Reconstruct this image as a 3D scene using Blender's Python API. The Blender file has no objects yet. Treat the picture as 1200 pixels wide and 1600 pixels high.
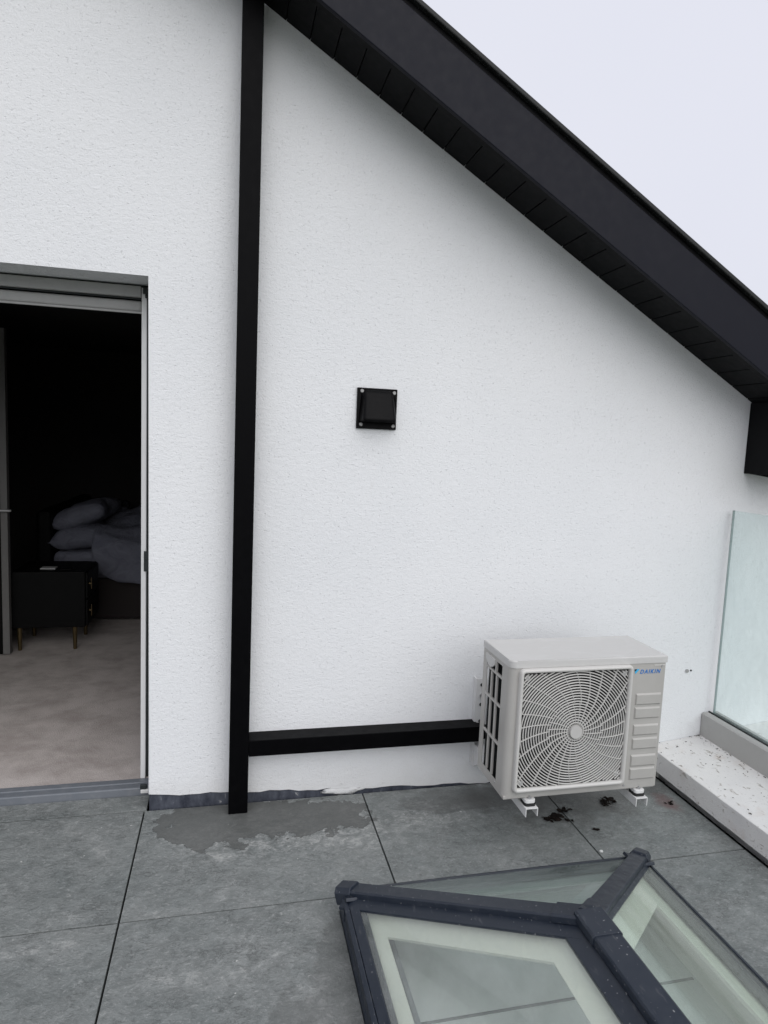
import bpy, bmesh, math, random
from mathutils import Vector, Matrix, noise as mnoise
random.seed(7)
scene = bpy.context.scene
COL = scene.collection

# ---------------------------------------------------------------- camera
YAW, PITCH, ROLL, FPX = 0.2317, 0.1065, 0.0421, 1028.1
CAM = Vector((-0.4364, -2.801, 1.6042))
fw = Vector((math.sin(YAW)*math.cos(PITCH), math.cos(YAW)*math.cos(PITCH), -math.sin(PITCH)))
r0 = Vector((math.cos(YAW), -math.sin(YAW), 0)); u0 = r0.cross(fw)
rt = math.cos(ROLL)*r0 + math.sin(ROLL)*u0; up = -math.sin(ROLL)*r0 + math.cos(ROLL)*u0
cd = bpy.data.cameras.new('camera'); cam = bpy.data.objects.new('camera', cd); COL.objects.link(cam)
M = Matrix((rt, up, -fw)).transposed().to_4x4(); M.translation = CAM; cam.matrix_world = M
cd.sensor_fit = 'HORIZONTAL'; cd.sensor_width = 36; cd.lens = 36*FPX/1200
cd.clip_start = 0.02; cd.clip_end = 3000
scene.camera = cam
scene.cycles.max_bounces = 7; scene.cycles.diffuse_bounces = 4; scene.cycles.glossy_bounces = 3; scene.cycles.transparent_max_bounces = 10

# ---------------------------------------------------------------- world: even overcast sky
SUN_EL, SUN_AZ = math.radians(43), math.radians(12)      # behind the camera, a little to the right
w = bpy.data.worlds.new('World'); scene.world = w; w.use_nodes = True
wn = w.node_tree; wn.nodes.clear()
out = wn.nodes.new('ShaderNodeOutputWorld'); bg = wn.nodes.new('ShaderNodeBackground')
sky = wn.nodes.new('ShaderNodeTexSky'); sky.sky_type = 'NISHITA'; sky.sun_disc = False
sky.sun_elevation = SUN_EL; sky.sun_rotation = math.pi - SUN_AZ; sky.dust_density = 6; sky.air_density = 1.2
wc = wn.nodes.new('ShaderNodeTexCoord'); nz = wn.nodes.new('ShaderNodeTexNoise')
nz.inputs['Scale'].default_value = 1.6; nz.inputs['Detail'].default_value = 3
cr = wn.nodes.new('ShaderNodeValToRGB')
cr.color_ramp.elements[0].position = .25; cr.color_ramp.elements[1].position = .75
cr.color_ramp.elements[0].color = (6.95, 7.1, 8.0, 1); cr.color_ramp.elements[1].color = (7.5, 7.6, 8.4, 1)
mx = wn.nodes.new('ShaderNodeMix'); mx.data_type = 'RGBA'; mx.inputs[0].default_value = 0.94
wn.links.new(wc.outputs['Generated'], nz.inputs['Vector']); wn.links.new(nz.outputs['Fac'], cr.inputs['Fac'])
wn.links.new(sky.outputs[0], mx.inputs[6]); wn.links.new(cr.outputs[0], mx.inputs[7])
wn.links.new(mx.outputs[2], bg.inputs['Color']); bg.inputs['Strength'].default_value = 0.1
wn.links.new(bg.outputs[0], out.inputs[0])

# ---------------------------------------------------------------- sun through thick cloud
sd = bpy.data.lights.new('sun', 'SUN'); sd.energy = 1.5; sd.angle = math.radians(75); sd.color = (1.0, .99, .975)
so = bpy.data.objects.new('sun', sd); COL.objects.link(so)
sdir = Vector((math.sin(SUN_AZ)*math.cos(SUN_EL), -math.cos(SUN_AZ)*math.cos(SUN_EL), math.sin(SUN_EL)))
so.rotation_euler = sdir.to_track_quat('Z', 'Y').to_euler(); so.location = (2, -8, 9)
vs = scene.view_settings
vs.view_transform = 'Standard'; vs.look = 'None'; vs.exposure = 0.15; vs.gamma = 1; vs.use_curve_mapping = False

# ================================================================ materials
MATS = {}
def mat(name, col, rough=.5, metal=0., spec=.5):
    m = bpy.data.materials.new(name); m.use_nodes = True
    b = m.node_tree.nodes['Principled BSDF']
    b.inputs['Base Color'].default_value = (*col, 1); b.inputs['Roughness'].default_value = rough
    b.inputs['Metallic'].default_value = metal; b.inputs['Specular IOR Level'].default_value = spec
    MATS[name] = m; return m
class N:
    """tiny node helper"""
    def __init__(s, m): s.t = m.node_tree; s.b = s.t.nodes['Principled BSDF']
    def new(s, k, **kw):
        n = s.t.nodes.new(k)
        for a, v in kw.items():
            if a in n.inputs.keys(): n.inputs[a].default_value = v
            else: setattr(n, a, v)
        return n
    def link(s, a, b): s.t.links.new(a, b)
    def coords(s, kind='world'):
        if kind == 'world': return s.new('ShaderNodeNewGeometry').outputs['Position']
        return s.new('ShaderNodeTexCoord').outputs['Object']
    def mapped(s, vec, scale=(1,1,1), loc=(0,0,0), rot=(0,0,0)):
        m = s.new('ShaderNodeMapping'); m.inputs['Scale'].default_value = scale; m.inputs['Location'].default_value = loc
        m.inputs['Rotation'].default_value = rot; s.link(vec, m.inputs['Vector']); return m.outputs[0]
    def noise(s, vec, scale, detail=4, rough=.55, dist=0.):
        n = s.new('ShaderNodeTexNoise'); n.inputs['Scale'].default_value = scale; n.inputs['Detail'].default_value = detail
        n.inputs['Roughness'].default_value = rough; n.inputs['Distortion'].default_value = dist
        s.link(vec, n.inputs['Vector']); return n.outputs['Fac']
    def ramp(s, fac, a, b, ca=(0,0,0,1), cb=(1,1,1,1)):
        r = s.new('ShaderNodeValToRGB'); e = r.color_ramp.elements
        e[0].position = a; e[1].position = b; e[0].color = ca; e[1].color = cb
        s.link(fac, r.inputs[0]); return r.outputs[0]
    def mix(s, fac, a, b, mode='MIX'):
        m = s.new('ShaderNodeMix'); m.data_type = 'RGBA'; m.blend_type = mode
        for i, v in ((0, fac), (6, a), (7, b)):
            if isinstance(v, (int, float)): m.inputs[i].default_value = v
            elif isinstance(v, tuple): m.inputs[i].default_value = (*v, 1) if len(v) == 3 else v
            else: s.link(v, m.inputs[i])
        return m.outputs[2]
    def math(s, op, a, b=None, c=None, clamp=False):
        m = s.new('ShaderNodeMath'); m.operation = op; m.use_clamp = clamp
        for i, v in enumerate((a, b, c)):
            if v is None: continue
            if isinstance(v, (int, float)): m.inputs[i].default_value = v
            else: s.link(v, m.inputs[i])
        return m.outputs[0]
    def bump(s, h, strength, dist=.01, prev=None):
        b = s.new('ShaderNodeBump'); b.inputs['Strength'].default_value = strength; b.inputs['Distance'].default_value = dist
        s.link(h, b.inputs['Height'])
        if prev is not None: s.link(prev, b.inputs['Normal'])
        return b.outputs[0]
    def color(s, c): s.link(c, s.b.inputs['Base Color'])
    def rough(s, c): s.link(c, s.b.inputs['Roughness'])
    def normal(s, c): s.link(c, s.b.inputs['Normal'])
    def sep(s, vec):
        x = s.new('ShaderNodeSeparateXYZ'); s.link(vec, x.inputs[0]); return x.outputs

# white trowelled render
n = N(mat('render_white', (.8, .81, .815), .92, spec=.2)); P = n.coords()
big = n.noise(P, 1.3, 3); mid = n.noise(n.mapped(P, (1,1,1.6)), 38, 3, .6, .6); fine = n.noise(P, 170, 3, .65)
pits = n.ramp(n.noise(P, 95, 2, .5), .30, .36)
c = n.mix(n.ramp(big, .3, .7), (.778, .792, .802), (.825, .835, .84))
c = n.mix(n.math('MULTIPLY', n.math('SUBTRACT', 1, n.ramp(fine, .25, .5)), .35), c, (.62, .63, .64))
spot = n.ramp(n.noise(P, 9, 2, .5), .77, .80)
c = n.mix(n.math('MULTIPLY', spot, .25), c, (.5, .48, .45))
# splash dirt low on the wall
z = n.sep(P)[2]
low = n.ramp(n.math('ADD', z, n.math('MULTIPLY', n.noise(P, 14, 4), .12)), .06, .20, (1,1,1,1), (0,0,0,1))
c = n.mix(n.math('MULTIPLY', low, .28), c, (.52, .50, .46))
n.color(c)
h = n.math('ADD', n.math('MULTIPLY', fine, .6), n.math('MULTIPLY', mid, n.ramp(n.sep(P)[0], -.2, .8, (.7,.7,.7,1), (.32,.32,.32,1)))); h = n.math('ADD', h, n.math('MULTIPLY', pits, .5))
n.normal(n.bump(h, .7, .0048))

# porcelain slate-look paving
n = N(mat('tile_slate', (.17, .18, .18), .6, spec=.35)); P = n.coords()
oi = n.new('ShaderNodeObjectInfo').outputs['Random']
off = n.new('ShaderNodeCombineXYZ'); n.link(n.math('MULTIPLY', oi, 37.), off.inputs[0]); n.link(n.math('MULTIPLY', oi, 91.), off.inputs[2])
va = n.new('ShaderNodeVectorMath'); va.operation = 'ADD'; n.link(P, va.inputs[0]); n.link(off.outputs[0], va.inputs[1]); Q = va.outputs[0]
cl = n.noise(n.mapped(Q, (1, 1.25, 1), rot=(0,0,.25)), 3.4, 7, .64, .8)
gr = n.noise(n.mapped(Q, (1, 1.3, 1), rot=(0,0,-.6)), 19, 7, .72, .5)
fi = n.noise(n.mapped(Q, (1, 1.3, 1), rot=(0,0,.4)), 105, 4, .7)
md_ = n.noise(n.mapped(Q, (1, 1.5, 1), rot=(0,0,.9)), 52, 5, .7, .6)
c = n.mix(n.ramp(cl, .34, .66), (.180, .196, .194), (.250, .262, .258))
c = n.mix(n.ramp(gr, .34, .66, (.62,.62,.62,1), (1.30,1.30,1.28,1)), (0,0,0), c, 'MIX') if False else n.mix(1.0, c, n.ramp(gr, .30, .70, (.72,.73,.72,1), (1.22,1.22,1.21,1)), 'MULTIPLY')
c = n.mix(n.math('MULTIPLY', n.ramp(md_, .57, .68), .42), c, (.46, .465, .455))
c = n.mix(n.math('MULTIPLY', n.ramp(md_, .32, .42, (1,1,1,1), (0,0,0,1)), .5), c, (.085, .09, .088))
c = n.mix(n.math('MULTIPLY', n.ramp(n.math('MULTIPLY', gr, cl), .33, .42), .35), c, (.50, .50, .485))
c = n.mix(n.math('MULTIPLY', n.ramp(fi, .56, .70), .38), c, (.46, .46, .45))
rd = n.math('ABSOLUTE', n.math('SUBTRACT', n.noise(n.mapped(Q, (1, 1.5, 1), (4,2,0), (0,0,.3)), 13, 7, .72, .3), .5))
cm = n.math('MULTIPLY', n.ramp(rd, .0, .022, (1,1,1,1), (0,0,0,1)), n.ramp(n.noise(Q, 6, 3), .46, .62))
c = n.mix(n.math('MULTIPLY', cm, .65), c, (.055, .058, .056))
# pale bird/lime flecks
fl = n.ramp(n.noise(P, 34, 1, .3), .80, .815)
c = n.mix(n.math('MULTIPLY', fl, .8), c, (.62, .62, .60))
# damp mortar film by the duct's foot and along the lantern, reddish spill under the unit: stains with shapes of their own
X, Y, Z = n.sep(P)
def blob(cx, cy, rx, ry, wob, sc, edge=.03, seed=0.):
    dx = n.math('DIVIDE', n.math('SUBTRACT', X, cx), rx); dy = n.math('DIVIDE', n.math('SUBTRACT', Y, cy), ry)
    d = n.math('ADD', n.math('MULTIPLY', dx, dx), n.math('MULTIPLY', dy, dy))
    nn = n.noise(n.mapped(P, (1,1,1), (seed, seed*.7, 0)), sc, 5, .6)
    d = n.math('ADD', d, n.math('MULTIPLY', n.math('SUBTRACT', nn, .5), wob))
    return n.ramp(d, 1-edge*2, 1.0, (1,1,1,1), (0,0,0,1))
wet = n.math('MAXIMUM', blob(-.43, -.13, .27, .19, 3.4, 9.0), blob(-.06, -.16, .24, .13, 4.0, 11.0, seed=3.))
wet = n.math('MAXIMUM', wet, n.math('MULTIPLY', blob(.62, -.12, .30, .10, 3.0, 5., .15, 5.), .6))
wet2 = n.math('MAXIMUM', blob(-.06, -1.02, .11, .26, 2.4, 9., .15, 8.), blob(-.22, -1.16, .10, .12, 2.6, 10., .1, 2.))
c = n.mix(n.math('MULTIPLY', n.ramp(fi, .30, .43, (1,1,1,1), (0,0,0,1)), .40), c, (.075, .078, .076))
wetall = n.math('MAXIMUM', wet, n.math('MULTIPLY', wet2, .55))
crust = n.math('MULTIPLY', n.math('MAXIMUM', blob(-.22, -.27, .50, .17, 3.0, 8., .5, 12.), blob(.42, -.22, .22, .12, 3.0, 9., .5, 15.)), n.ramp(n.math('ADD', n.math('MULTIPLY', md_, .6), n.math('MULTIPLY', gr, .5)), .52, .66))
c = n.mix(n.math('MULTIPLY', crust, .45), c, (.52, .52, .505))
c = n.mix(n.math('MULTIPLY', wetall, .74), c, (.080, .082, .078))
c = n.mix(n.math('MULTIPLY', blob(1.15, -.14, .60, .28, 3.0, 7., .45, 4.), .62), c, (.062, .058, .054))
c = n.mix(n.math('MULTIPLY', blob(1.56, -.31, .06, .09, 3.0, 14., .5, 6.), .5), c, (.14, .045, .045))
n.color(c)
n.rough(n.math('SUBTRACT', n.ramp(gr, .2, .8, (.50,.50,.50,1), (.74,.74,.74,1)), n.math('MULTIPLY', wetall, .16)))
h = n.math('ADD', n.math('ADD', n.math('MULTIPLY', gr, .8), n.math('MULTIPLY', md_, .55)), n.math('MULTIPLY', fi, .38))
n.normal(n.bump(n.math('MULTIPLY', h, n.math('SUBTRACT', 1, n.math('MULTIPLY', wetall, .75))), .8, .009))

# black and anthracite metals
def metalish(name, col, rough, dust=(.2,.2,.2), amt=.12, sc=30, spec=.5):
    n = N(mat(name, col, rough, spec=spec)); P = n.coords()
    a = n.noise(P, sc, 5, .65); b = n.noise(n.mapped(P, (1,1,.2)), 5, 3)
    c = n.mix(n.math('MULTIPLY', n.ramp(a, .5, .8), amt), col, dust)
    c = n.mix(n.math('MULTIPLY', n.ramp(b, .4, .8), amt*.4), c, dust)
    n.color(c); n.rough(n.ramp(a, .2, .8, (rough-.06,)*3+(1,), (min(1, rough+.14),)*3+(1,)))
    n.normal(n.bump(b, .04, .01)); return MATS[name]
metalish('fascia_black', (.0036, .0042, .0100), .46, (.022,.024,.034), .12, spec=.19)
metalish('soffit_black', (.0018, .0019, .0026), .5, (.010,.010,.011), .1, spec=.12)
metalish('duct_black', (.0012, .0012, .0017), .42, (.008,.008,.009), .12, spec=.07)
metalish('vent_black', (.002, .002, .0024), .40, (.012,.012,.012), .12, 60, spec=.11)
metalish('gap_dark', (.006, .006, .006), .9, (.03,.03,.03), .3, spec=.1)
metalish('verge_grey', (.014, .015, .015), .5, (.08,.08,.08), .25, spec=.3)
# lantern frame: anthracite blue with white flecks and dust
n = N(mat('lantern_anthracite', (.034, .040, .054), .38)); P = n.coords()
a = n.noise(P, 24, 5, .7); s_ = n.ramp(n.noise(P, 120, 1, .4), .745, .785); l_ = n.ramp(n.noise(n.mapped(P, (1,.3,1)), 60, 3, .6), .62, .75)
c = n.mix(n.math('MULTIPLY', n.ramp(a, .45, .8), .35), (.014, .020, .032), (.045, .052, .064))
c = n.mix(n.math('MULTIPLY', l_, .22), c, (.22, .22, .22)); c = n.mix(n.math('MULTIPLY', s_, .55), c, (.5, .5, .5))
n.color(c); n.rough(n.ramp(a, .3, .8, (.30,.30,.30,1), (.6,.6,.6,1)))
# blue-black bitumen plinth with smears of render
n = N(mat('plinth_tar', (.03, .034, .048), .6)); P = n.coords()
a = n.noise(n.mapped(P, (1.6, 1, .8)), 13, 5, .65, .2); b = n.noise(P, 60, 3, .6)
c = n.mix(n.ramp(a, .35, .7), (.020, .024, .038), (.095, .105, .13))
c = n.mix(n.math('MULTIPLY', n.ramp(n.math('ADD', a, n.math('MULTIPLY', b, .35)), .82, .92), .7), c, (.62, .62, .60))
n.color(c); n.normal(n.bump(a, .5, .006))
# stone coping, bright and gritty
n = N(mat('coping_stone', (.68, .67, .645), .85, spec=.25)); P = n.coords()
a = n.noise(P, 5, 5, .6); b = n.noise(n.mapped(P, (1, .6, 1)), 42, 4, .65, .7); d = n.noise(P, 160, 2)
c = n.mix(n.ramp(a, .35, .7), (.70, .69, .68), (.77, .76, .74))
c = n.mix(n.math('MULTIPLY', n.ramp(b, .60, .68), .6), c, (.36, .32, .28))
c = n.mix(n.math('MULTIPLY', n.ramp(n.math('MULTIPLY', b, n.math('ADD', a, .45)), .62, .70), .75), c, (.20, .17, .13))
c = n.mix(n.math('MULTIPLY', n.ramp(n.noise(P, 7, 3), .58, .7), .35), c, (.60, .52, .46))
c = n.mix(n.math('MULTIPLY', n.ramp(d, .62, .7), .3), c, (.4, .4, .4))
n.color(c); n.normal(n.bump(n.math('ADD', n.math('MULTIPLY', b, .7), n.math('MULTIPLY', d, .3)), .5, .005))
# enamelled casing of the heat pump
n = N(mat('casing_ivory', (.60, .585, .545), .42)); P = n.coords()
a = n.noise(P, 6, 4); s_ = n.noise(n.mapped(P, (1, 1, .12)), 40, 4, .6)
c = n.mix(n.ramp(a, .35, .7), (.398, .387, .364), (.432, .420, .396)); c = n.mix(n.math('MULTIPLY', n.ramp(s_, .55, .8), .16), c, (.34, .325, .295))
n.color(c); n.normal(n.bump(n.noise(P, 900, 1), .05, .001))
n = N(mat('casing_top', (.66, .65, .625), .35)); P = n.coords()
a = n.noise(n.mapped(P, (.6, 1.6, 1), rot=(0,0,.2)), 9, 5, .6, 1.2)
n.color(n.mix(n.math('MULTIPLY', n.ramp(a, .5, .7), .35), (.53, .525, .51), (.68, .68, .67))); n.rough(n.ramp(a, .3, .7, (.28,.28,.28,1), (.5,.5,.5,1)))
mat('grille_ivory', (.55, .54, .515), .4)
mat('hub_ivory', (.50, .49, .47), .4)
metalish('fan_grey', (.020, .020, .021), .6, (.05,.05,.05), .3, spec=.2)
metalish('coil_dark', (.008, .011, .012), .6, (.03,.035,.035), .3, 80, spec=.2)
mat('brand_blue', (.006, .16, .52), .4); mat('mark_cyan', (.05, .42, .72), .4); mat('mark_navy', (.008, .012, .03), .4)
metalish('bracket_white', (.70, .70, .69), .4, (.45,.43,.40), .25)
metalish('galvanised', (.42, .42, .42), .4, (.6,.6,.6), .3, 50); MATS['galvanised'].node_tree.nodes['Principled BSDF'].inputs['Metallic'].default_value = .6
mat('rubber_black', (.012, .012, .012), .7)
metalish('screw_steel', (.36, .36, .35), .35, (.2,.2,.2), .3, 80)
# frames
metalish('frame_white', (.82, .82, .81), .4, (.35,.35,.34), .12)
metalish('frame_grey', (.40, .40, .39), .45, (.25,.25,.25), .25)
metalish('sill_grey', (.15, .165, .185), .38, (.30,.30,.30), .35)
metalish('channel_grey', (.40, .395, .38), .45, (.3,.29,.27), .18)
mat('gasket_black', (.02, .025, .025), .6)
# glass
def glassmat(name, tint, dirtcol, dirt, refl=1.0, trans=None, streak=(1,1,1), sc=12):
    m = bpy.data.materials.new(name); m.use_nodes = True; MATS[name] = m
    t = m.node_tree; t.nodes.remove(t.nodes['Principled BSDF']); n = N.__new__(N); n.t = t; P = n.coords()
    o = [x for x in t.nodes if x.type == 'OUTPUT_MATERIAL'][0]
    tr = n.new('ShaderNodeBsdfTransparent'); tr.inputs[0].default_value = (*tint, 1)
    gl = n.new('ShaderNodeBsdfGlossy'); gl.inputs['Roughness'].default_value = .03
    ge = n.new('ShaderNodeNewGeometry'); dt = n.new('ShaderNodeVectorMath'); dt.operation = 'DOT_PRODUCT'
    n.link(ge.outputs['Incoming'], dt.inputs[0]); n.link(ge.outputs['Normal'], dt.inputs[1])
    k5 = n.math('POWER', n.math('SUBTRACT', 1, n.math('ABSOLUTE', dt.outputs['Value'])), 5)
    f = n.math('MULTIPLY', n.math('ADD', n.math('MULTIPLY', k5, .957), .043), refl*1.15, clamp=True)
    s1 = n.new('ShaderNodeMixShader'); n.link(f, s1.inputs[0]); n.link(tr.outputs[0], s1.inputs[1]); n.link(gl.outputs[0], s1.inputs[2])
    df = n.new('ShaderNodeBsdfDiffuse'); df.inputs[0].default_value = (*dirtcol, 1)
    a = n.noise(n.mapped(P, streak), sc, 6, .68, .8); b = n.noise(n.mapped(P, streak), sc*.2, 3); g = n.noise(P, 140, 2)
    d = n.math('MULTIPLY', n.ramp(n.math('ADD', n.math('MULTIPLY', a, .7), n.math('MULTIPLY', b, .5)), .42, .8), dirt)
    d = n.math('ADD', d, n.math('MULTIPLY', n.ramp(g, .68, .76), dirt*.35)); d = n.math('ADD', d, dirt*.35)
    s2 = n.new('ShaderNodeMixShader'); n.link(d, s2.inputs[0]); n.link(s1.outputs[0], s2.inputs[1]); n.link(df.outputs[0], s2.inputs[2])
    n.link(s2.outputs[0], o.inputs[0]); return m
glassmat('lantern_glass', (.94, .965, .945), (.56, .585, .575), .16, .75, streak=(1, .45, 1))
glassmat('lantern_glass_streaked', (.91, .95, .92), (.56, .59, .55), .17, .75, streak=(3.2, .22, 2), sc=9)
glassmat('lantern_glass_hazy', (.82, .89, .87), (.44, .48, .47), .26, .8, streak=(.5, 2.2, 1), sc=9)
glassmat('tinted_glass', (.945, .985, .98), (.74, .83, .82), .14, .5, streak=(1, 1, .4))
mat('glass_edge', (.30, .34, .34), .2)
# indoors
n = N(mat('carpet', (.24, .20, .185), .95, spec=.1)); P = n.coords()
a = n.noise(n.mapped(P, (1, 1.2, 1)), 5.0, 6, .68, .2); b = n.noise(P, 150, 3)
c = n.mix(n.ramp(a, .36, .60), (.34, .305, .285), (.50, .46, .435)); c = n.mix(n.math('MULTIPLY', n.ramp(b, .3, .7), .35), c, (.52, .46, .43))
n.color(c); n.normal(n.bump(n.math('ADD', b, n.math('MULTIPLY', a, .6)), .6, .006))
metalish('room_shade_dark', (.035, .033, .032), .85, (.03,.03,.03), .3, spec=.2)  # near black: the dim room's darkness is put into this colour
metalish('room_door_paint', (.13, .125, .12), .5, (.25,.25,.24), .2)
metalish('black_lacquer', (.002, .002, .002), .5, (.006,.006,.006), .2, spec=.12)
metalish('brass', (.11, .08, .04), .35, (.3,.22,.1), .3); MATS['brass'].node_tree.nodes['Principled BSDF'].inputs['Metallic'].default_value = .8
n = N(mat('linen_grey', (.30, .31, .36), .9, spec=.1)); P = n.coords(); a = n.noise(P, 7, 4, .6, 1.2)
n.color(n.mix(n.ramp(a, .3, .7), (.12, .125, .155), (.18, .185, .22))); n.normal(n.bump(a, .8, .04))
mat('bed_cloth', (.035, .030, .029), .9, spec=.1)
metalish('reveal_cream', (.78, .78, .71), .6, (.6,.6,.55), .15)
n = N(mat('added_sheet_grey', (.40, .42, .42), .9, spec=.1)); P = n.coords(); a = n.noise(n.mapped(P, (1,1,1)), 3.0, 4)
n.color(n.mix(n.ramp(a, .3, .7), (.58, .60, .605), (.70, .72, .725)))
mat('sheet_line_dark', (.09, .10, .10), .9)
n = N(mat('leaf_brown', (.02, .014, .011), .8, spec=.15)); P = n.coords()
n.color(n.mix(n.ramp(n.noise(P, 70, 3), .35, .7), (.004, .0035, .003), (.018, .012, .009)))
mat('grit_white', (.7, .7, .68), .8)
n = N(mat('far_ground', (.09, .11, .06), .95)); P = n.coords()
n.color(n.mix(n.ramp(n.noise(P, .15, 5), .35, .65), (.06, .08, .035), (.13, .13, .09)))
metalish('roof_slate', (.04, .042, .045), .6, (.08,.08,.08), .3)

# ================================================================ mesh helpers
WPOS = {}
def wpos(o): return WPOS.get(o.name, Vector((0,0,0))) if o else Vector((0,0,0))
def put(name, bm, material, parent=None, smooth=False, kind=None):
    """link a bmesh built in place coordinates as one mesh object whose origin is its own centre"""
    bmesh.ops.recalc_face_normals(bm, faces=bm.faces[:])
    lo = Vector((min(v.co[i] for v in bm.verts) for i in range(3))); hi = Vector((max(v.co[i] for v in bm.verts) for i in range(3)))
    c = Vector(((lo.x+hi.x)/2, (lo.y+hi.y)/2, lo.z))
    for v in bm.verts: v.co -= c
    me = bpy.data.meshes.new(name); bm.to_mesh(me); bm.free()
    mm = [material] if isinstance(material, str) else material
    for k in mm: me.materials.append(MATS[k])
    if smooth:
        for p in me.polygons: p.use_smooth = True
    o = bpy.data.objects.new(name, me); COL.objects.link(o)
    o.parent = parent; o.location = c - wpos(parent); WPOS[o.name] = c
    if kind: o['kind'] = kind
    return o
def thing(name, label, cat, loc, group=None):
    o = bpy.data.objects.new(name, None); COL.objects.link(o); o.location = loc; o.empty_display_size = .1
    WPOS[o.name] = Vector(loc); return tag(o, label, cat, group)
def tag(o, label, cat, group=None):
    o['label'] = label; o['category'] = cat
    if group: o['group'] = group
    return o
def struct(o): o['kind'] = 'structure'; return o
def bev(bm, w, seg=2, edges=None):
    if w: bmesh.ops.bevel(bm, geom=(edges or bm.edges[:]), offset=w, segments=seg, affect='EDGES', profile=.5, clamp_overlap=True)
def addbox(bm, x0, x1, y0, y1, z0, z1, bw=0, seg=2):
    t = bmesh.new(); bmesh.ops.create_cube(t, size=1)
    for v in t.verts: v.co = Vector((x0+(v.co.x+.5)*(x1-x0), y0+(v.co.y+.5)*(y1-y0), z0+(v.co.z+.5)*(z1-z0)))
    bev(t, bw, seg); merge(bm, t)
def merge(bm, t, M=None):
    mp = {}
    for v in t.verts: mp[v] = bm.verts.new(M @ v.co if M else v.co)
    for f in t.faces:
        try: nf = bm.faces.new([mp[v] for v in f.verts]); nf.material_index = f.material_index; nf.smooth = f.smooth
        except ValueError: pass
    t.free()
def box(name, x0, x1, y0, y1, z0, z1, m, parent=None, bw=.002, seg=2, **k):
    bm = bmesh.new(); addbox(bm, x0, x1, y0, y1, z0, z1, bw, seg); return put(name, bm, m, parent, **k)
def prism(bm, pts, axis, a, b, bw=0, seg=2):
    """extrude a 2D outline; axis 'y': pts are (x,z), from y=a to y=b; axis 'z': pts (x,y); axis 'x': pts (y,z)"""
    t = bmesh.new()
    def P3(p, h): return {'y': (p[0], h, p[1]), 'z': (p[0], p[1], h), 'x': (h, p[0], p[1])}[axis]
    A = [t.verts.new(P3(p, a)) for p in pts]; B = [t.verts.new(P3(p, b)) for p in pts]
    t.faces.new(A); t.faces.new(B[::-1])
    for i in range(len(pts)): j = (i+1) % len(pts); t.faces.new((A[i], B[i], B[j], A[j]))
    bmesh.ops.recalc_face_normals(t, faces=t.faces[:]); bev(t, bw, seg); merge(bm, t)
def prism_obj(name, pts, axis, a, b, m, parent=None, bw=0, seg=2, **k):
    bm = bmesh.new(); prism(bm, pts, axis, a, b, bw, seg); return put(name, bm, m, parent, **k)
def cyl(bm, p0, p1, r0, r1=None, n=16):
    p0, p1 = Vector(p0), Vector(p1); d = p1-p0; t = bmesh.new()
    bmesh.ops.create_cone(t, cap_ends=True, segments=n, radius1=r0, radius2=r0 if r1 is None else r1, depth=d.length)
    merge(bm, t, Matrix.Translation((p0+p1)/2) @ d.to_track_quat('Z', 'Y').to_matrix().to_4x4())
def cyl_obj(name, p0, p1, r0, m, parent=None, r1=None, n=16, **k):
    bm = bmesh.new(); cyl(bm, p0, p1, r0, r1, n); return put(name, bm, m, parent, **k)
def beam(bm, p0, p1, prof, upv, bw=0):
    """sweep a closed profile [(side,up)] from p0 to p1"""
    p0, p1, upv = Vector(p0), Vector(p1), Vector(upv); d = (p1-p0).normalized(); s = d.cross(upv).normalized(); u = s.cross(d)
    t = bmesh.new(); A = [t.verts.new(p0+s*a+u*b) for a, b in prof]; B = [t.verts.new(p1+s*a+u*b) for a, b in prof]
    t.faces.new(A); t.faces.new(B[::-1])
    for i in range(len(prof)): j = (i+1) % len(prof); t.faces.new((A[i], B[i], B[j], A[j]))
    bmesh.ops.recalc_face_normals(t, faces=t.faces[:]); bev(t, bw, 2); merge(bm, t)
def rect(w, h0, h1): return [(-w/2, h0), (w/2, h0), (w/2, h1), (-w/2, h1)]

# ================================================================ ground far below the terrace
bm = bmesh.new()
vs_ = [bm.verts.new(p) for p in ((-1500,-1500,-6.2),(1500,-1500,-6.2),(1500,1500,-6.2),(-1500,1500,-6.2))]; bm.faces.new(vs_)
struct(put('ground', bm, 'far_ground'))

# ================================================================ house
DOORX, DOORL, DOORT, WT = -.754, -3.05, 2.216, .36
SL, ZS = .584, 3.078                       # underside of the verge on the wall: z = ZS - SL*x
AX = -2.2; AZ = ZS - SL*AX                 # gable apex
house = thing('house', 'white rendered gable end of a house with black roof verge and open doorway', 'house', (0, .15, 0))
def zbot(x): return .0655 - .0425*(x+.753)/.93 if x < .18 else max(.0, .022 - .038*(x-.18))
bm = bmesh.new()
bot = [(x, zbot(x)+.004*math.sin(x*23)+.002*math.sin(x*71)) for x in [DOORX+(i/36)*(.78-DOORX) for i in range(37)]]
zx = 3.3
pts = bot + [(.80, -.0), (zx, -.0), (zx, ZS-SL*zx+.02), (AX, AZ+.02), (AX*2-zx, ZS-SL*zx+.02), (AX*2-zx, 0), (DOORL, 0), (DOORL, DOORT), (DOORX, DOORT)]
prism(bm, pts, 'y', 0, WT)
ed = [e for e in bm.edges if (all(abs(v.co.x-DOORX) < 1e-4 and abs(v.co.y) < 1e-4 for v in e.verts)) or (all(abs(v.co.z-DOORT) < 1e-4 and abs(v.co.y) < 1e-4 for v in e.verts))]
bev(bm, .007, 2, ed)
wall = put('wall', bm, 'render_white', house)
box('plinth', DOORX+.004, .80, .006, .12, -.05, .10, 'plinth_tar', house, 0)
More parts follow.
